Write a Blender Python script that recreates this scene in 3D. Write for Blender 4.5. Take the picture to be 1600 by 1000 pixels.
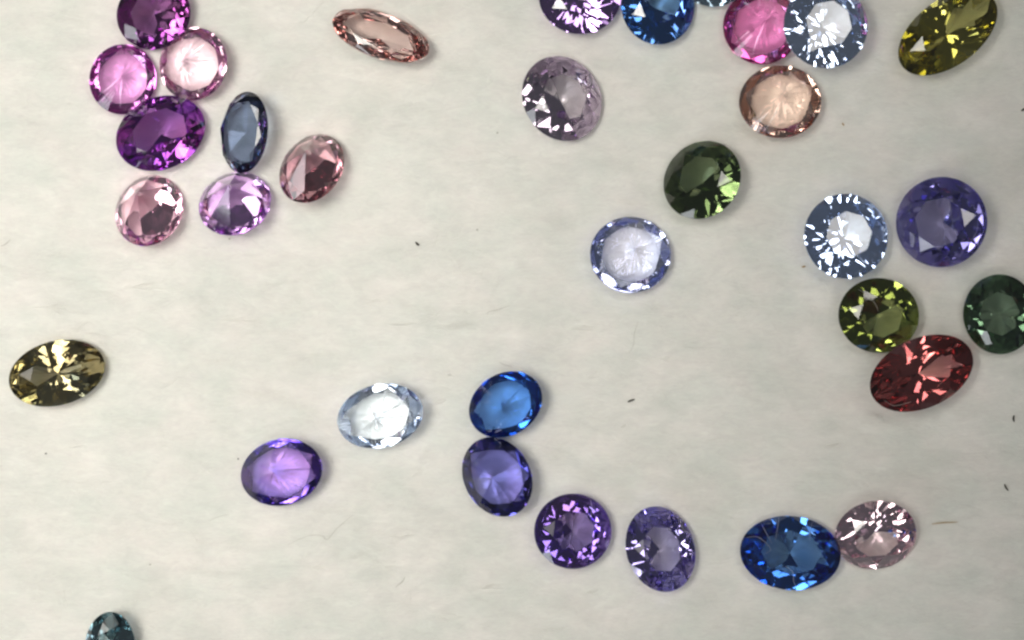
import bpy, bmesh, math, random
import numpy as np
from mathutils import Vector, Matrix
from mathutils.bvhtree import BVHTree

for o in list(bpy.data.objects):
    bpy.data.objects.remove(o)
S = bpy.context.scene
S.unit_settings.scale_length = 0.01          # one unit is one centimetre
S.render.engine = 'CYCLES'
C = S.collection
R = math.radians

# ------------------------------------------------------------------ camera
W = 8.3                                      # width of cloth in view, cm
CAMZ = 22.0
cam = bpy.data.objects.new('camera', bpy.data.cameras.new('camera'))
C.objects.link(cam)
cam.location = (0, 0, CAMZ)
cam.data.sensor_width = 36
cam.data.lens = 36 * CAMZ / W
cam.data.clip_start = 0.5
cam.data.clip_end = 500
S.camera = cam

# ------------------------------------------------------------------ light
wd = bpy.data.worlds.new('World')
S.world = wd
wd.use_nodes = True
bg = wd.node_tree.nodes['Background']
bg.inputs[0].default_value = (0.93, 0.97, 1.0, 1)
bg.inputs[1].default_value = 0.10

def area(name, loc, target, sx, sy, power, col):
    l = bpy.data.lights.new(name, 'AREA')
    l.shape = 'RECTANGLE'
    l.size, l.size_y = sx, sy
    l.energy = power
    l.color = col
    o = bpy.data.objects.new(name, l)
    C.objects.link(o)
    o.location = loc
    o.rotation_euler = (Vector(target) - Vector(loc)).to_track_quat('-Z', 'Y').to_euler()
    return o

lamp = area('desk_lamp', (-10, 1.5, 16), (-4.5, 0.4, 0), 12, 12, 362, (1.0, 0.966, 0.885))
lamp.data.spread = R(40)
for (x, y, sx, sy) in ((14, 36, 80, 10), (4, -42, 90, 9), (60, 10, 7, 40)):  # added strip lights out of view, placed to put white flashes in the stones
    area('sparkle_strip', (x, y, 98), (x * .4, y * .4, 0), sx, sy, 5.2 * math.pi * sx * sy, (1.0, 0.955, 0.89))
area('window_light', (-52, -50, 34), (0, 0, 0), 28, 24, 4.2 * math.pi * 672, (0.93, 0.97, 1.0))

S.view_settings.view_transform = 'Standard'
S.view_settings.look = 'None'
S.view_settings.gamma = 1
S.view_settings.exposure = 0.0
cy = S.cycles
cy.use_denoising = True
cy.max_bounces = 32
cy.transmission_bounces = 32
cy.glossy_bounces = 24
cy.diffuse_bounces = 5
cy.transparent_max_bounces = 16
cy.caustics_reflective = True
cy.caustics_refractive = True
cy.sample_clamp_indirect = 20.0
cy.blur_glossy = 0.0
cy.filter_width = 2.5

# ------------------------------------------------------------------ helpers
def P(px, py, z=0.0):
    """point on the cloth for a place in the photograph"""
    k = (CAMZ - z) / CAMZ
    return ((px - 800) / 1600 * W * k, (500 - py) / 1600 * W * k, z)

GAM = 0.72                                   # strength of the crystal colours
U = W / 1600.0                               # one photo pixel in cm

def lin(c):
    return tuple((x / 12.92 if x <= 0.04045 else ((x + 0.055) / 1.055) ** 2.4) for x in c)

def new_mat(name):
    m = bpy.data.materials.new(name)
    m.use_nodes = True
    nt = m.node_tree
    nt.nodes.clear()
    return m, nt, nt.nodes, nt.links

def gem_material(name, c1, c2, zone=2.2, seed=0.0, haze=0.0, ior=1.76):
    """clear coloured crystal: colour is taken up inside the stone, its surface stays clear"""
    c1, c2 = [tuple(x ** GAM for x in c) for c in (c1, c2)]
    m, nt, N, L = new_mat(name)
    out = N.new('ShaderNodeOutputMaterial')
    glass = N.new('ShaderNodeBsdfGlass')
    glass.inputs['IOR'].default_value = ior
    glass.inputs['Roughness'].default_value = haze
    tc = N.new('ShaderNodeTexCoord')
    mp = N.new('ShaderNodeMapping')
    mp.inputs['Location'].default_value = (seed * 3.1, seed * 1.7, seed * 0.9)
    nz = N.new('ShaderNodeTexNoise')
    nz.inputs['Scale'].default_value = zone
    nz.inputs['Detail'].default_value = 1.0
    rp = N.new('ShaderNodeValToRGB')
    rp.color_ramp.elements[0].position = 0.38
    rp.color_ramp.elements[1].position = 0.62
    rp.color_ramp.elements[0].color = (*c1, 1)
    rp.color_ramp.elements[1].color = (*c2, 1)
    geo = N.new('ShaderNodeNewGeometry')
    mix = N.new('ShaderNodeMix')
    mix.data_type = 'RGBA'
    mix.inputs[6].default_value = (1, 1, 1, 1)
    L.new(tc.outputs['Object'], mp.inputs['Vector'])
    L.new(mp.outputs[0], nz.inputs['Vector'])
    L.new(nz.outputs['Fac'], rp.inputs['Fac'])
    L.new(geo.outputs['Backfacing'], mix.inputs[0])
    L.new(rp.outputs['Color'], mix.inputs[7])
    L.new(mix.outputs[2], glass.inputs['Color'])
    L.new(glass.outputs[0], out.inputs['Surface'])
    return m

# ------------------------------------------------------------------ gem cutting
def ring_z(pa, pb, pc, x, y):
    """height at (x, y) of the plane through three points"""
    n = (pb - pa).cross(pc - pa)
    return pa.z - (n.x * (x - pa.x) + n.y * (y - pa.y)) / n.z

def cut(N=8, tr=0.56, ch=0.32, g=0.03, pav='brilliant', pd=0.80, steps=None, NP=8, lower=0.25, rm=None, jit=0.0, seed=0, smooth=False):
    """unit stone with girdle radius 1 in the plane z = 0; returns faces of each part as lists of points"""
    T = {'table': [], 'crown': [], 'girdle': [], 'pavilion': []}
    sub = 6
    dA = 2 * math.pi / N
    rm = rm or (tr + 1.02) / 2
    hg = g / 2
    def pt(r, a, z):
        return Vector((r * math.cos(a), r * math.sin(a), z))
    # crown
    tab = [pt(tr, k * dA, ch) for k in range(N)]
    pm = rm * math.cos(dA / 2)
    zm = ch + (hg - ch) * (pm - tr) / (1 - tr)
    M = [pt(rm, (k + .5) * dA, zm) for k in range(N)]
    T['table'].append(tab)
    top = {}
    n_g = N * 2 * sub
    for k in range(N):
        Gk = pt(1, k * dA, hg)
        Gh = pt(1, (k + .5) * dA, hg)
        Gn = pt(1, (k + 1) * dA, hg)
        T['crown'].append([tab[k], M[k - 1], Gk, M[k]])
        T['crown'].append([tab[k], M[k], tab[(k + 1) % N]])
        for (A, B, i0) in ((Gk, Gh, 0), (Gh, Gn, sub)):
            pts = []
            for s in range(sub + 1):
                a = (k + (i0 + s) / (2 * sub)) * dA
                x, y = math.cos(a), math.sin(a)
                z = hg if s in (0, sub) else ring_z(M[k], A, B, x, y)
                v = Vector((x, y, z))
                pts.append(v)
                top[(k * 2 * sub + i0 + s) % n_g] = v
            T['crown'].append([M[k]] + pts)
    # pavilion; its outline is made with the same number of girdle points
    bot = {}
    sp = n_g // (NP * 2) if pav == 'brilliant' else n_g // NP
    dP = 2 * math.pi / NP
    if pav == 'brilliant':
        cu = Vector((0, 0, -pd))
        pl = lower * math.cos(dP / 2)
        zl = -pd + (pd - hg) * pl
        Lw = [pt(lower, (k + .5) * dP, zl) for k in range(NP)]
        for k in range(NP):
            T['pavilion'].append([cu, Lw[k - 1], pt(1, k * dP, -hg), Lw[k]])
            for i0 in (0, sp):
                A = pt(1, (k + i0 / (2 * sp)) * dP, -hg)
                B = pt(1, (k + (i0 + sp) / (2 * sp)) * dP, -hg)
                pts = []
                for s in range(sp + 1):
                    a = (k + (i0 + s) / (2 * sp)) * dP
                    x, y = math.cos(a), math.sin(a)
                    z = -hg if s in (0, sp) else ring_z(Lw[k], A, B, x, y)
                    v = Vector((x, y, z))
                    pts.append(v)
                    bot[(k * 2 * sp + i0 + s) % n_g] = v
                T['pavilion'].append([Lw[k]] + pts)
    else:
        rj = random.Random(seed)
        rings = [[pt(r * (1 + rj.uniform(-jit, jit)), (k + rj.uniform(-jit, jit) * 5) * dP, z * (1 + rj.uniform(-jit, jit))) for k in range(NP)] for (r, z) in steps]
        if smooth:
            rings[0] = [pt(steps[0][0], k * dP, steps[0][1]) for k in range(NP)]
        cu = Vector((0, 0, -pd))
        for k in range(NP):
            a0, a1 = rings[0][k], rings[0][(k + 1) % NP]
            A, B = pt(1, k * dP, -hg), pt(1, (k + 1) * dP, -hg)
            pts = []
            for s in range(sp + 1):
                a = (k + s / sp) * dP
                x, y = math.cos(a), math.sin(a)
                z = -hg if s in (0, sp) else ring_z(a0, A, B, x, y)
                v = Vector((x, y, z))
                pts.append(v)
                bot[(k * sp + s) % n_g] = v
            T['pavilion'].append([a1, a0] + pts)
            for q in range(len(rings) - 1):
                T['pavilion'].append([rings[q][k], rings[q][(k + 1) % NP], rings[q + 1][(k + 1) % NP], rings[q + 1][k]])
            T['pavilion'].append([rings[-1][k], rings[-1][(k + 1) % NP], cu])
    for i in range(n_g):
        j = (i + 1) % n_g
        T['girdle'].append([top[i], bot[i], bot[j], top[j]])
    return T

def solve_shape(a, b, ang, tilt, phi):
    """true half-axes and turn of an oval that shows as (a, b, ang) once it leans by tilt towards phi"""
    ca, sa = math.cos(ang), math.sin(ang)
    E = np.array([[ca, -sa], [sa, ca]]) @ np.diag([a, b])
    cp, sp = math.cos(phi), math.sin(phi)
    Rp = np.array([[cp, -sp], [sp, cp]])
    Sx = Rp @ np.diag([1 / math.cos(tilt), 1]) @ Rp.T
    Um, s, _ = np.linalg.svd(Sx @ E)
    return s[0], s[1], math.atan2(Um[1, 0], Um[0, 0])

GEM_BVH = []          # (cx, cy, radius, tree)
FOOT = []             # outlines on the cloth, for keeping fibres clear

def gem(label, px, py, a, b, ang, c1, c2=None, up=True, tilt=0, phi=0, z=None, turn=0, zone=2.2, haze=None,
        ior=1.76, seed=None, zs=1.0, **kw):
    idx = len(GEM_BVH)
    haze = haze if haze is not None else (0.015 if up else 0.035)
    z = z if z is not None else (0.13 if up else 0.11)
    seed = idx * 1.37 if seed is None else seed
    c2 = c2 or c1
    A, B, th = solve_shape(a * U, b * U, R(ang), R(tilt), R(phi))
    faces = cut(seed=idx, **kw)
    zr = math.sqrt(A * B) * 0.55 + B * 0.45
    lean = Vector((math.cos(R(phi)), math.sin(R(phi)), 0))
    axis = Vector((0, 0, 1)).cross(lean)
    rot = Matrix.Rotation(R(tilt), 3, axis) if tilt else Matrix.Identity(3)
    spin = Matrix.Rotation(R(turn), 3, 'Z')
    flip = Matrix.Identity(3) if up else Matrix.Rotation(math.pi, 3, 'X')
    th_m = Matrix.Rotation(th, 3, 'Z')
    def place(v):
        v = spin @ v
        v = Vector((v.x * A, v.y * B, v.z * zr * zs))
        v = flip @ v
        return rot @ (th_m @ v)
    allp = {k: [[place(v) for v in f] for f in fs] for k, fs in faces.items()}
    zmin = min(v.z for fs in allp.values() for f in fs for v in f)
    cx, cyy, _ = P(px, py, z)
    root = bpy.data.objects.new('gemstone', None)
    root.empty_display_size = 0.1
    C.objects.link(root)
    root.location = (cx, cyy, z + zmin)
    root['label'] = label
    root['category'] = 'gemstone'
    root['group'] = 'faceted gemstones scattered on white cotton'
    mat = gem_material('crystal', c1, c2, zone, seed, haze, ior)
    bvv, bvf = [], []
    for part in ('table', 'crown', 'girdle', 'pavilion'):
        bm = bmesh.new()
        cache = {}
        for f in allp[part]:
            vs = []
            for v in f:
                key = (round(v.x, 5), round(v.y, 5), round(v.z, 5))
                if key not in cache:
                    cache[key] = bm.verts.new((v.x, v.y, v.z - zmin))
                if cache[key] not in vs:
                    vs.append(cache[key])
            if len(vs) >= 3:
                try:
                    bm.faces.new(vs)
                except ValueError:
                    pass
        bmesh.ops.connect_verts_nonplanar(bm, angle_limit=0.004, faces=bm.faces[:])
        bm.normal_update()
        cen = Vector((0, 0, -zmin))
        for f in bm.faces:
            if f.normal.dot(f.calc_center_median() - cen) < 0:
                f.normal_flip()
        me = bpy.data.meshes.new(part)
        bm.to_mesh(me)
        bm.free()
        me.materials.append(mat)
        o = bpy.data.objects.new(part, me)
        C.objects.link(o)
        o.parent = root
        n0 = len(bvv)
        bvv += [(v.co.x + cx, v.co.y + cyy, v.co.z + z + zmin) for v in me.vertices]
        bvf += [[n0 + i for i in p.vertices] for p in me.polygons]
    GEM_BVH.append((cx, cyy, max(A, B) * 1.1, BVHTree.FromPolygons(bvv, bvf)))
    FOOT.append((cx, cyy, a * U, b * U, R(ang)))
    return root

# cuts
BR = dict(pav='brilliant', tr=0.55, ch=0.30, pd=0.80, NP=8, lower=0.22, g=0.035)
def step(win=0.45, NP=12, tr=0.55, ch=0.28, N=8, hi=54, lo=20, jit=0.012):
    """step-cut pavilion whose shallow middle, win wide, lets the cotton show through as a window"""
    mid = (1 + win) / 2
    d1 = (1 - mid) * math.tan(R(hi))
    d2 = d1 + (mid - win) * math.tan(R(hi - 10))
    return dict(pav='step', NP=NP, N=N, tr=tr, ch=ch, g=0.04, jit=jit, pd=d2 + win * math.tan(R(lo)),
                steps=[(mid, -d1), (win, -d2)])
def cone(d=0.80, NP=48, tr=0.57, ch=0.30, N=8, bulge=0.03):
    return dict(pav='step', NP=NP, N=N, tr=tr, ch=ch, g=0.04, pd=d, jit=0.03, smooth=True,
                steps=[(0.86, -d * (0.14 + bulge)), (0.45, -d * (0.55 + bulge))])

# ------------------------------------------------------------------ the stones
# purple and pink cluster, upper left
gem('dark plum purple stone cut off by the top edge above two pink stones', 240, 22, 58, 54, 30, (0.56, 0.28, 0.55), (0.46, 0.24, 0.53), tilt=6, phi=-60, turn=10, **dict(BR, pd=0.66, lower=0.3, tr=0.6))
gem('bright magenta pink stone lying point up beside a pale pink one', 192, 124, 55, 51, 80, (0.79, 0.45, 0.77), up=False, tilt=8, phi=30, turn=5, **cone(0.8))
gem('very pale pink stone lying point up, touching the bright magenta one', 302, 100, 57, 54, 80, (0.90, 0.74, 0.83), up=False, tilt=15, phi=170, turn=0, **cone(0.8))
gem('large deep purple oval with a flat magenta table and white glints', 251, 208, 71, 56, 25, (0.66, 0.30, 0.64), (0.48, 0.26, 0.66), tilt=5, phi=45, turn=12, **dict(BR, pd=0.64, lower=0.3, tr=0.62))
gem('narrow slate blue oval standing tilted beside the deep purple oval', 382, 207, 63, 38, 84, (0.31, 0.37, 0.50), tilt=28, phi=185, turn=22, z=0.17, **step(0.72, 16, tr=0.78, lo=12))
gem('dusky rose brown oval lying point up, right end of the pink cluster', 487, 263, 58, 46, 55, (0.70, 0.44, 0.48), (0.60, 0.44, 0.54), up=False, tilt=20, phi=100, turn=0, **dict(BR, pd=1.36, lower=0.8, tr=0.46))
gem('pale pink stone lying point up with dark brown facets at its point', 233, 329, 57, 52, 60, (0.93, 0.71, 0.82), up=False, tilt=20, phi=110, turn=14, **dict(BR, pd=1.40, lower=0.8, tr=0.46))
gem('light orchid stone lying point up with dark wedges round its point', 367, 318, 57, 49, 20, (0.80, 0.58, 0.90), up=False, tilt=20, phi=95, turn=8, **dict(BR, pd=1.40, lower=0.8, tr=0.46))
# top edge
gem('long peach pink oval lying alone near the top edge', 595, 56, 79, 36, -20, (0.83, 0.68, 0.65), (0.80, 0.66, 0.66), tilt=24, phi=80, turn=0, z=0.15, **step(0.66, 8, tr=0.7))
gem('lilac grey stone with a pale window and pinkish flashes below', 878, 154, 68, 60, -60, (0.77, 0.71, 0.79), tilt=11, phi=10, turn=12, haze=0.02, **dict(BR, pd=0.68, lower=0.3))
gem('violet round stone cut off by the top edge beside a blue one', 906, -6, 64, 60, 0, (0.64, 0.52, 0.76), tilt=10, phi=60, turn=0, **BR)
gem('cornflower blue round stone cut off by the top edge', 1028, 10, 57, 60, 0, (0.34, 0.44, 0.72), (0.28, 0.46, 0.72), tilt=12, phi=50, turn=9, **dict(BR, pd=0.68, lower=0.2))
gem('pale steel blue stone of which only the lower rim shows at the top edge', 1115, -48, 60, 58, 0, (0.66, 0.76, 0.84), turn=0, **BR)
gem('hot pink round stone lying point up, partly under an ice blue one', 1190, 42, 60, 59, 0, (0.82, 0.34, 0.62), (0.80, 0.36, 0.66), up=False, tilt=6, phi=70, turn=4, z=0.1, **cone(0.8))
gem('ice blue brilliant overlapping the hot pink stone', 1290, 40, 66, 66, 0, (0.80, 0.87, 1.0), tilt=9, phi=20, turn=14, z=0.25, haze=0.008, **dict(BR, NP=12, lower=0.25))
gem('olive yellow oval at the top edge near the right corner', 1481, 51, 88, 51, 37, (0.66, 0.62, 0.26), (0.56, 0.55, 0.30), tilt=6, phi=130, turn=6, **BR)
gem('tan peach round stone lying point up below the ice blue brilliant', 1219, 159, 64, 57, 5, (0.86, 0.71, 0.65), up=False, tilt=8, phi=90, turn=0, **cone(0.78))
gem('dark moss green round stone standing alone left of the tan one', 1097, 281, 64, 56, 52, (0.31, 0.37, 0.24), tilt=17, phi=140, turn=5, **dict(BR, pd=0.68, lower=0.25))
gem('pale periwinkle stone lying point up with a blue lower rim', 985, 398, 63, 59, 0, (0.82, 0.83, 0.97), (0.68, 0.74, 0.96), up=False, tilt=10, phi=50, turn=0, **cone(0.8))
gem('ice blue brilliant with white flashes left of the periwinkle violet stone', 1322, 369, 66, 66, 0, (0.76, 0.84, 1.0), tilt=9, phi=40, turn=12, haze=0.008, **dict(BR, NP=12, lower=0.25))
gem('periwinkle violet round stone with lilac flashes on its right rim', 1471, 347, 68, 70, 0, (0.50, 0.48, 0.75), tilt=16, phi=190, turn=4, haze=0.03, **dict(BR, pd=0.64, lower=0.3))
gem('bright olive green round stone under the end of the red oval', 1373, 493, 63, 58, 170, (0.39, 0.43, 0.21), tilt=8, phi=280, turn=20, z=0.13, **dict(BR, pd=0.70, lower=0.35))
gem('dark bottle green round stone cut off by the right edge', 1562, 491, 55, 62, 0, (0.31, 0.41, 0.32), tilt=11, phi=170, turn=5, **dict(BR, pd=0.66, lower=0.25))
gem('brick red oval with salmon flashes overlapping the olive green stone', 1440, 583, 85, 54, 23, (0.75, 0.42, 0.40), (0.58, 0.30, 0.32), tilt=5, phi=20, turn=4, z=0.22, **dict(BR, pd=0.82, lower=0.2))
# left and bottom
gem('smoky khaki oval with two yellow white flashes near the left edge', 89, 583, 75, 50, 15, (0.68, 0.61, 0.43), (0.56, 0.57, 0.48), tilt=5, phi=20, turn=4, **dict(BR, pd=0.82, lower=0.2))
gem('nearly colourless bluish oval lying point up with a grey rim', 594, 650, 68, 49, 14, (0.86, 0.91, 0.99), up=False, tilt=7, phi=190, turn=0, **cone(0.74))
gem('violet and blue oval lying point up left of the colourless one', 440, 738, 65, 51, 14, (0.50, 0.31, 0.62), (0.37, 0.31, 0.75), up=False, tilt=12, phi=165, turn=0, **cone(0.82))
gem('bright sapphire blue oval lying point up above an indigo one', 790, 632, 60, 48, 32, (0.10, 0.26, 0.66), (0.20, 0.38, 0.69), up=False, tilt=6, phi=200, turn=0, **cone(0.78))
gem('indigo violet oval lying point up just below the sapphire blue one', 777, 745, 64, 52, -62, (0.36, 0.26, 0.63), (0.23, 0.24, 0.53), up=False, tilt=10, phi=170, turn=0, **cone(0.8, 16))
gem('round purple stone with a mauve table and sparkling rim', 895, 830, 60, 58, 0, (0.52, 0.39, 0.64), (0.42, 0.34, 0.68), tilt=5, phi=60, turn=12, **dict(BR, pd=0.68, lower=0.3))
gem('lavender oval with a white glint at lower left between purple and blue stones', 1032, 858, 67, 53, -72, (0.66, 0.59, 0.77), (0.54, 0.52, 0.78), tilt=6, phi=60, turn=6, **dict(BR, pd=0.67, lower=0.3))
gem('large royal blue oval with lint on top touching a pale pink stone', 1235, 864, 78, 57, -5, (0.26, 0.43, 0.69), (0.11, 0.28, 0.68), tilt=6, phi=110, turn=5, haze=0.03, **dict(BR, pd=0.66, lower=0.25, tr=0.6))
gem('pale pink round brilliant touching the royal blue oval', 1368, 836, 63, 54, 8, (0.93, 0.82, 0.87), tilt=14, phi=260, turn=15, **BR)
gem('dark teal stone cut off by the bottom edge at lower left', 172, 1015, 60, 40, 85, (0.50, 0.60, 0.63), tilt=14, phi=250, turn=0, z=0.16, **dict(BR, pd=0.68, lower=0.25, tr=.6))

# ------------------------------------------------------------------ the cotton
def vnoise(x, y, seed):
    xi, yi = np.floor(x).astype(int), np.floor(y).astype(int)
    xf, yf = x - xi, y - yi
    xf, yf = xf * xf * (3 - 2 * xf), yf * yf * (3 - 2 * yf)
    def h(i, j):
        n = np.sin(i * 127.1 + j * 311.7 + seed * 74.7) * 43758.5453
        return n - np.floor(n)
    return (h(xi, yi) * (1 - xf) + h(xi + 1, yi) * xf) * (1 - yf) + (h(xi, yi + 1) * (1 - xf) + h(xi + 1, yi + 1) * xf) * yf

GX, GY, DX = 6.4, 4.4, 0.028
nx, ny = int(2 * GX / DX) + 1, int(2 * GY / DX) + 1
gx = np.linspace(-GX, GX, nx)
gy = np.linspace(-GY, GY, ny)
XX, YY = np.meshgrid(gx, gy)
HZ = (vnoise(XX * 0.7, YY * 1.1, 1) - .5) * 0.12 + (vnoise(XX * 1.9 + YY, YY * 3.1, 2) - .5) * 0.045 \
    + (vnoise(XX * 5 + YY * 2, YY * 9, 3) - .5) * 0.018 + (vnoise(XX * 12, YY * 24 - XX * 4, 4) - .5) * 0.010
DENT = np.full_like(HZ, 9.0)
for (cx, cyy, rr, tree) in GEM_BVH:
    i0, i1 = np.searchsorted(gx, [cx - rr, cx + rr])
    j0, j1 = np.searchsorted(gy, [cyy - rr, cyy + rr])
    for j in range(max(0, j0), min(ny, j1)):
        for i in range(max(0, i0), min(nx, i1)):
            hit = tree.ray_cast(Vector((gx[i], gy[j], -3)), Vector((0, 0, 1)))
            if hit[0] is not None:
                DENT[j, i] = min(DENT[j, i], hit[0].z - 0.02)
H0 = HZ.copy()
HZ = np.minimum(HZ, DENT)
for _ in range(14):                          # soft shoulders round each dent
    Q = HZ.copy()
    Q[1:-1, 1:-1] = (HZ[1:-1, 1:-1] * 2 + HZ[:-2, 1:-1] + HZ[2:, 1:-1] + HZ[1:-1, :-2] + HZ[1:-1, 2:]) / 6
    HZ = np.minimum(np.where(H0 - HZ > 0.004, Q, HZ * .5 + Q * .5), DENT)
HZ = HZ + (vnoise(XX * 9 + YY * 3, YY * 21, 7) - .5) * 0.008
HZ = np.minimum(HZ, DENT)

def ground_z(x, y):
    fx = (x + GX) / (2 * GX) * (nx - 1)
    fy = (y + GY) / (2 * GY) * (ny - 1)
    i, j = int(min(max(fx, 0), nx - 2)), int(min(max(fy, 0), ny - 2))
    u, v = fx - i, fy - j
    return (HZ[j, i] * (1 - u) + HZ[j, i + 1] * u) * (1 - v) + (HZ[j + 1, i] * (1 - u) + HZ[j + 1, i + 1] * u) * v

verts = np.stack([XX.ravel(), YY.ravel(), HZ.ravel()], 1)
ii = (np.arange(ny - 1)[:, None] * nx + np.arange(nx - 1)[None, :]).ravel()
quads = np.stack([ii, ii + 1, ii + nx + 1, ii + nx], 1)
me = bpy.data.meshes.new('cotton_sheet')
me.from_pydata(verts.tolist(), [], quads.tolist())
me.polygons.foreach_set('use_smooth', [True] * len(me.polygons))
sheet = bpy.data.objects.new('cotton_sheet', me)
C.objects.link(sheet)
sheet['kind'] = 'structure'
sheet['label'] = 'white brushed cotton sheet under the gemstones'

m, nt, N, L = new_mat('brushed_cotton')
out = N.new('ShaderNodeOutputMaterial')
bsdf = N.new('ShaderNodeBsdfPrincipled')
bsdf.inputs['Roughness'].default_value = 0.95
bsdf.inputs['Specular IOR Level'].default_value = 0.1
bsdf.inputs['Sheen Weight'].default_value = 0.15
tc = N.new('ShaderNodeTexCoord')
def mapped(sx, sy, rz):
    mp = N.new('ShaderNodeMapping')
    mp.inputs['Scale'].default_value = (sx, sy, 1)
    mp.inputs['Rotation'].default_value = (0, 0, R(rz))
    L.new(tc.outputs['Object'], mp.inputs['Vector'])
    return mp
def noise(mp, scale, det=4, dist=0.0):
    n = N.new('ShaderNodeTexNoise')
    n.inputs['Scale'].default_value = scale
    n.inputs['Detail'].default_value = det
    n.inputs['Distortion'].default_value = dist
    L.new(mp.outputs[0], n.inputs['Vector'])
    return n
big = noise(mapped(1, 1.3, 12), 2.2, 4)
strk = noise(mapped(1.0, 2.3, 12), 3.0, 8, 1.2)
fine = noise(mapped(1.0, 2.2, -8), 16, 6, 1.5)
r1 = N.new('ShaderNodeValToRGB')
r1.color_ramp.elements[0].position, r1.color_ramp.elements[1].position = 0.3, 0.7
r1.color_ramp.elements[0].color = (0.770, 0.790, 0.735, 1)
r1.color_ramp.elements[1].color = (0.880, 0.850, 0.805, 1)
L.new(big.outputs['Fac'], r1.inputs['Fac'])
r2 = N.new('ShaderNodeValToRGB')
r2.color_ramp.elements[0].position, r2.color_ramp.elements[1].position = 0.25, 0.75
r2.color_ramp.elements[0].color = (0.905, 0.905, 0.905, 1)
r2.color_ramp.elements[1].color = (1.0, 1.0, 1.0, 1)
L.new(strk.outputs['Fac'], r2.inputs['Fac'])
mx = N.new('ShaderNodeMix')
mx.data_type = 'RGBA'
mx.blend_type = 'MULTIPLY'
mx.inputs[0].default_value = 1
L.new(r1.outputs['Color'], mx.inputs[6])
L.new(r2.outputs['Color'], mx.inputs[7])
fluff = noise(mapped(1.0, 2.6, 6), 9, 9, 1.8)
r3 = N.new('ShaderNodeValToRGB')
r3.color_ramp.elements[0].position, r3.color_ramp.elements[1].position = 0.30, 0.72
r3.color_ramp.elements[0].color = (0.95, 0.945, 0.95, 1)
r3.color_ramp.elements[1].color = (1.03, 1.035, 1.025, 1)
L.new(fluff.outputs['Fac'], r3.inputs['Fac'])
mx2 = N.new('ShaderNodeMix')
mx2.data_type = 'RGBA'
mx2.blend_type = 'MULTIPLY'
mx2.inputs[0].default_value = 1
L.new(mx.outputs[2], mx2.inputs[6])
L.new(r3.outputs['Color'], mx2.inputs[7])
L.new(mx2.outputs[2], bsdf.inputs['Base Color'])
b1 = N.new('ShaderNodeBump')
b1.inputs['Strength'].default_value = 0.35
b1.inputs['Distance'].default_value = 0.035
L.new(strk.outputs['Fac'], b1.inputs['Height'])
b2 = N.new('ShaderNodeBump')
b2.inputs['Strength'].default_value = 0.35
b2.inputs['Distance'].default_value = 0.012
L.new(fine.outputs['Fac'], b2.inputs['Height'])
L.new(b1.outputs[0], b2.inputs['Normal'])
L.new(b2.outputs[0], bsdf.inputs['Normal'])
L.new(bsdf.outputs[0], out.inputs['Surface'])
me.materials.append(m)

# ------------------------------------------------------------------ fibres
def plain_mat(name, col, rough=0.8, transl=0.0):
    m, nt, N, L = new_mat(name)
    out = N.new('ShaderNodeOutputMaterial')
    b = N.new('ShaderNodeBsdfPrincipled')
    b.inputs['Roughness'].default_value = rough
    b.inputs['Specular IOR Level'].default_value = 0.3
    tcn = N.new('ShaderNodeTexCoord')
    nzn = N.new('ShaderNodeTexNoise')
    nzn.inputs['Scale'].default_value = 25
    rpn = N.new('ShaderNodeValToRGB')
    rpn.color_ramp.elements[0].color = (*[c * 0.85 for c in col], 1)
    rpn.color_ramp.elements[1].color = (*[min(1, c * 1.12) for c in col], 1)
    L.new(tcn.outputs['Object'], nzn.inputs['Vector'])
    L.new(nzn.outputs['Fac'], rpn.inputs['Fac'])
    L.new(rpn.outputs['Color'], b.inputs['Base Color'])
    if transl:
        t = N.new('ShaderNodeBsdfTranslucent')
        L.new(rpn.outputs['Color'], t.inputs['Color'])
        mxs = N.new('ShaderNodeMixShader')
        mxs.inputs[0].default_value = transl
        L.new(b.outputs[0], mxs.inputs[1])
        L.new(t.outputs[0], mxs.inputs[2])
        L.new(mxs.outputs[0], out.inputs['Surface'])
    else:
        L.new(b.outputs[0], out.inputs['Surface'])
    return m

def tube(vs, fs, pts, rad, sides=3, taper=True):
    base = len(vs)
    n = len(pts)
    for i, p in enumerate(pts):
        d = (pts[min(i + 1, n - 1)] - pts[max(i - 1, 0)]).normalized()
        s = d.cross(Vector((0, 0, 1)))
        s = s.normalized() if s.length > 1e-6 else Vector((1, 0, 0))
        u = s.cross(d)
        r = rad * ((0.35 + 0.65 * math.sin(math.pi * (i + .6) / (n + .2))) if taper else 1)
        for k in range(sides):
            a = 2 * math.pi * k / sides
            vs.append(tuple(p + (s * math.cos(a) + u * math.sin(a)) * r))
    for i in range(n - 1):
        for k in range(sides):
            k2 = (k + 1) % sides
            fs.append((base + i * sides + k, base + i * sides + k2, base + (i + 1) * sides + k2, base + (i + 1) * sides + k))
    fs.append(tuple(base + k for k in reversed(range(sides))))
    fs.append(tuple(base + (n - 1) * sides + k for k in range(sides)))

def inside_gem(x, y, grow=1.03):
    for (cx, cyy, a, b, ang) in FOOT:
        dx, dy = x - cx, y - cyy
        if abs(dx) > a * 1.4 and abs(dy) > a * 1.4:
            continue
        u = dx * math.cos(ang) + dy * math.sin(ang)
        v = -dx * math.sin(ang) + dy * math.cos(ang)
        if (u / (a * grow)) ** 2 + (v / (b * grow)) ** 2 < 1:
            return True
    return False

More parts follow.
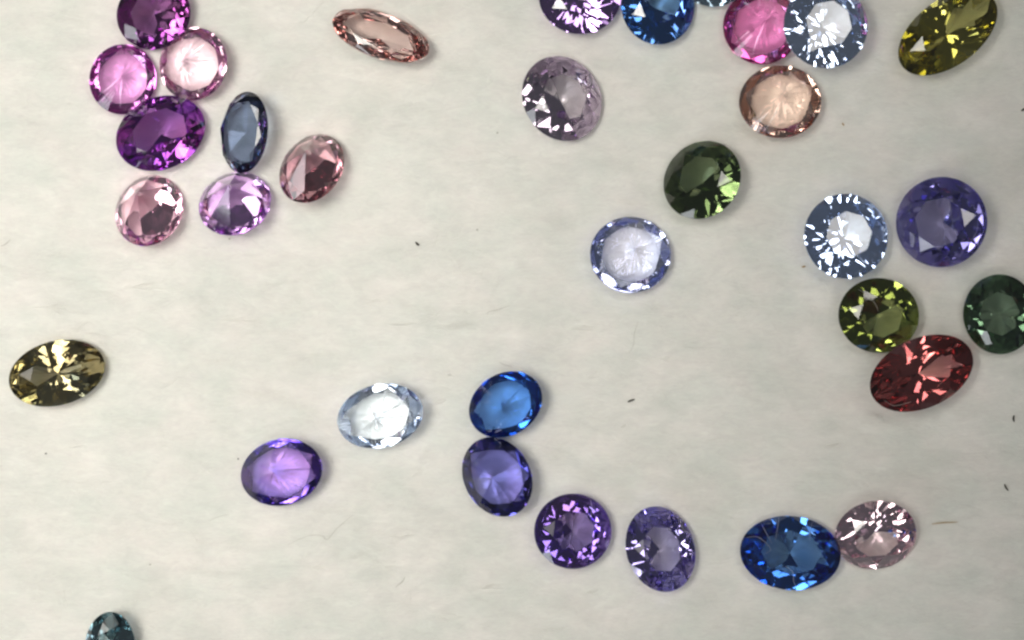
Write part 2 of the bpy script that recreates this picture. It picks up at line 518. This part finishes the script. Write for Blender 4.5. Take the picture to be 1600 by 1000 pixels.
rng = random.Random(11)
vs, fs = [], []
made = 0
while made < 5000:
    x, y = rng.uniform(-5.2, 5.2), rng.uniform(-3.4, 3.4)
    d = rng.gauss(0.16, 0.45)
    ln = rng.uniform(0.12, 0.55) if rng.random() < .85 else rng.uniform(0.6, 1.4)
    n = 6 if ln < .6 else 10
    curl = rng.gauss(0, 0.9 / n)
    lift = rng.uniform(0.0, 0.009)
    pts, ok = [], True
    for i in range(n):
        if inside_gem(x, y):
            ok = False
            break
        t = i / (n - 1)
        pts.append(Vector((x, y, ground_z(x, y) + 0.001 + lift * math.sin(math.pi * t))))
        x += math.cos(d) * ln / n
        y += math.sin(d) * ln / n
        d += curl + rng.gauss(0, 0.12)
    if not ok:
        continue
    made += 1
    tube(vs, fs, pts, rng.uniform(0.0003, 0.0007) if rng.random() < .96 else rng.uniform(0.0009, 0.0014))
# pale wisps where the nap has been brushed up
for (wx, wy, wl, wa) in ((585, 473, 22, 0), (715, 511, 75, 8), (915, 512, 50, 1), (640, 507, 60, -3), (925, 588, 22, 5), (975, 668, 12, 20),
                         (690, 628, 14, 12), (705, 586, 16, 4), (1375, 650, 30, 0), (500, 888, 22, 3), (560, 870, 30, 14), (500, 752, 30, 8),
                         (770, 918, 36, 8), (925, 926, 18, 22), (1040, 560, 24, 4), (700, 960, 30, -10), (860, 985, 36, -6), (330, 660, 26, 6),
                         (120, 700, 30, 2), (640, 840, 40, 3), (1300, 700, 40, 10), (230, 450, 60, 4), (90, 480, 70, 2), (380, 500, 60, 5)):
    for q in range(9):
        px, py = wx + rng.uniform(-.35, .35) * wl, wy + rng.gauss(0, 2.0)
        x, y, _ = P(px, py)
        d, ln = R(wa) + rng.gauss(0, 0.14), wl * U * rng.uniform(.5, 1.1)
        pts = []
        x -= math.cos(d) * ln / 2
        for i in range(7):
            pts.append(Vector((x, y, ground_z(x, y) + 0.002 + 0.007 * math.sin(math.pi * i / 6))))
            x += math.cos(d) * ln / 7
            y += math.sin(d) * ln / 7
            d += rng.gauss(0, 0.12)
        tube(vs, fs, pts, rng.uniform(0.0008, 0.0015))
me = bpy.data.meshes.new('cotton_fibres')
me.from_pydata(vs, [], fs)
me.materials.append(plain_mat('cotton_fibre', (0.93, 0.92, 0.88), 0.8, 0.35))
fib = bpy.data.objects.new('cotton_fibres', me)
C.objects.link(fib)
fib['kind'] = 'stuff'
fib['label'] = 'loose white cotton fibres matted over the sheet'

def top_z(x, y):
    zt = ground_z(x, y)
    for (cx, cyy, rr, tree) in GEM_BVH:
        if abs(x - cx) < rr and abs(y - cyy) < rr:
            h = tree.ray_cast(Vector((x, y, 3)), Vector((0, 0, -1)))
            if h[0] is not None:
                zt = max(zt, h[0].z)
    return zt

def strand(name, label, cat, group, pix, rad, mat, sides=5, lift=0.003):
    """a hair or lint thread through the given photo places, lying on whatever is there"""
    ctrl = [Vector((*P(px, py)[:2], 0)) for (px, py) in pix]
    pts = []
    for i in range(len(ctrl) - 1):
        p0, p1, p2, p3 = ctrl[max(i - 1, 0)], ctrl[i], ctrl[i + 1], ctrl[min(i + 2, len(ctrl) - 1)]
        for q in range(6):
            t = q / 6
            pts.append(0.5 * ((2 * p1) + (p2 - p0) * t + (2 * p0 - 5 * p1 + 4 * p2 - p3) * t * t + (3 * p1 - p0 - 3 * p2 + p3) * t ** 3))
    pts.append(ctrl[-1])
    zs = [top_z(p.x, p.y) for p in pts]
    for _ in range(3):
        zs = [max(zs[i], (zs[max(i - 1, 0)] + zs[min(i + 1, len(zs) - 1)]) / 2) for i in range(len(zs))]
    o_ = pts[0].copy(); o_.z = zs[0]
    pts = [Vector((p.x, p.y, z + rad + lift)) - o_ for p, z in zip(pts, zs)]
    v_, f_ = [], []
    tube(v_, f_, pts, rad, sides)
    me = bpy.data.meshes.new(name)
    me.from_pydata(v_, [], f_)
    me.materials.append(mat)
    o = bpy.data.objects.new(name, me)
    o.location = o_
    C.objects.link(o)
    o['label'], o['category'], o['group'] = label, cat, group
    return o

dark = plain_mat('dark_dirt', (0.06, 0.055, 0.045))
brown = plain_mat('brown_fibre', (0.42, 0.26, 0.09))
grey = plain_mat('grey_hair', (0.45, 0.44, 0.39))
lint = plain_mat('lint', (0.66, 0.65, 0.62), 0.8, 0.3)

SP = 'dark specks on the cotton'
strand('dirt_speck', 'tiny dark oval speck on open cotton near the upper middle', 'speck', SP, [(649, 378), (652, 381), (655, 383)], 0.0098, dark)
strand('dirt_speck', 'short dark sliver on the cotton right of the sapphire blue oval', 'speck', SP, [(981, 628), (986, 626), (992, 624)], 0.0082, dark)
strand('dirt_speck', 'upright dark speck on the cotton near the right edge below the red oval', 'speck', SP, [(1584, 649), (1583, 654), (1584, 659)], 0.0082, dark)
strand('dirt_speck', 'bent brown speck near the right edge above the golden fibre', 'speck', SP, [(1568, 756), (1570, 761), (1574, 766)], 0.0074, dark)
strand('dirt_speck', 'dark speck at the right edge level with the tan stone', 'speck', SP, [(1597, 173), (1602, 169)], 0.0082, dark)
strand('dirt_speck', 'faint dot on the cotton left of the lilac grey stone', 'speck', SP, [(776, 208), (778.5, 208)], 0.0082, grey)
strand('dirt_speck', 'dark dot just left of the violet and blue oval', 'speck', SP, [(371, 717), (373, 717)], 0.0074, dark)
strand('dirt_speck', 'small dark dot between the ice blue and olive green stones', 'speck', SP, [(1253, 417), (1259, 416)], 0.0066, brown)
strand('dirt_speck', 'grey dot on open cotton left of the pale periwinkle stone', 'speck', SP, [(744, 359), (747, 359)], 0.0074, grey)
strand('dirt_speck', 'tiny dot just under the light orchid stone', 'speck', SP, [(357, 373), (360, 373)], 0.0066, grey)
strand('dirt_speck', 'faint dot on the cotton below the smoky khaki oval', 'speck', SP, [(69, 709), (72, 709)], 0.0057, dark)
strand('dirt_speck', 'grey dot in the lower left, right of the dark teal stone', 'speck', SP, [(233, 882), (236, 882)], 0.0057, grey)
strand('dirt_speck', 'reddish brown grain beside the lower right rim of the tan stone', 'speck', SP, [(1316, 192), (1319, 196)], 0.0057, brown)
HR = 'loose hairs on the cotton'
strand('hair', 'golden brown fibre lying right of the pale pink brilliant', 'hair', HR, [(1454, 818), (1470, 816), (1495, 815)], 0.0042, brown)
strand('hair', 'long wavy grey hair below the violet and blue oval', 'hair', HR, [(450, 851), (480, 837), (503, 836), (512, 842), (528, 824), (552, 804)], 0.0016, grey)
strand('hair', 'short grey hair above the sapphire blue oval', 'hair', HR, [(780, 566), (788, 570), (799, 573)], 0.0019, grey)
strand('hair', 'curved grey hair near the left edge beside the pale pink stone', 'hair', HR, [(2, 385), (10, 381), (17, 374)], 0.0023, grey)
strand('hair', 'hooked grey hair in the open middle of the cotton', 'hair', HR, [(761, 492), (764, 487), (778, 484), (797, 477)], 0.0019, grey)
strand('hair', 'thin grey hair running down below the pale periwinkle stone', 'hair', HR, [(997, 502), (991, 522), (990, 538), (983, 552)], 0.0015, grey)
strand('hair', 'short dark grey hair at the bottom left of the purple round stone', 'hair', HR, [(618, 917), (628, 909), (633, 901)], 0.0023, grey)
strand('hair', 'faint grey hair below the violet and blue oval, nearest the bottom of it', 'hair', HR, [(326, 814), (340, 808), (358, 804)], 0.0015, grey)
LT = 'lint threads lying on stones'
strand('lint_thread', 'curved lint thread over the left end of the royal blue oval', 'lint', LT, [(1164, 838), (1180, 836), (1194, 846), (1200, 856), (1190, 862)], 0.0014, lint)
strand('lint_thread', 'lint thread running down the upper left of the royal blue oval', 'lint', LT, [(1188, 818), (1194, 830), (1202, 846)], 0.0013, lint)
strand('lint_thread', 'straight lint thread across the top of the royal blue oval', 'lint', LT, [(1215, 806), (1211, 824), (1207, 842)], 0.0013, lint)
strand('lint_thread', 'lint thread bending over the lower edge of the royal blue oval', 'lint', LT, [(1222, 880), (1234, 890), (1236, 905), (1246, 922)], 0.0013, lint)
strand('lint_thread', 'lint thread over the upper right of the royal blue oval', 'lint', LT, [(1266, 814), (1262, 828), (1260, 842)], 0.0012, lint)
strand('lint_thread', 'looped lint thread on the olive green stone', 'lint', LT, [(1336, 452), (1350, 462), (1362, 476), (1366, 486)], 0.0013, lint)
strand('lint_thread', 'lint thread across the left rim of the olive green stone', 'lint', LT, [(1308, 482), (1322, 484), (1336, 480), (1346, 468)], 0.0012, lint)
strand('lint_thread', 'lint thread on the upper right rim of the round purple stone', 'lint', LT, [(922, 778), (924, 792), (922, 806)], 0.0013, lint)
strand('lint_thread', 'curly lint thread on the upper right rim of the lavender oval', 'lint', LT, [(1048, 802), (1062, 812), (1066, 826), (1078, 832), (1082, 846)], 0.0013, lint)
strand('lint_thread', 'lint thread at the lower left end of the brick red oval', 'lint', LT, [(1374, 624), (1388, 632), (1402, 630), (1416, 626)], 0.0013, lint)
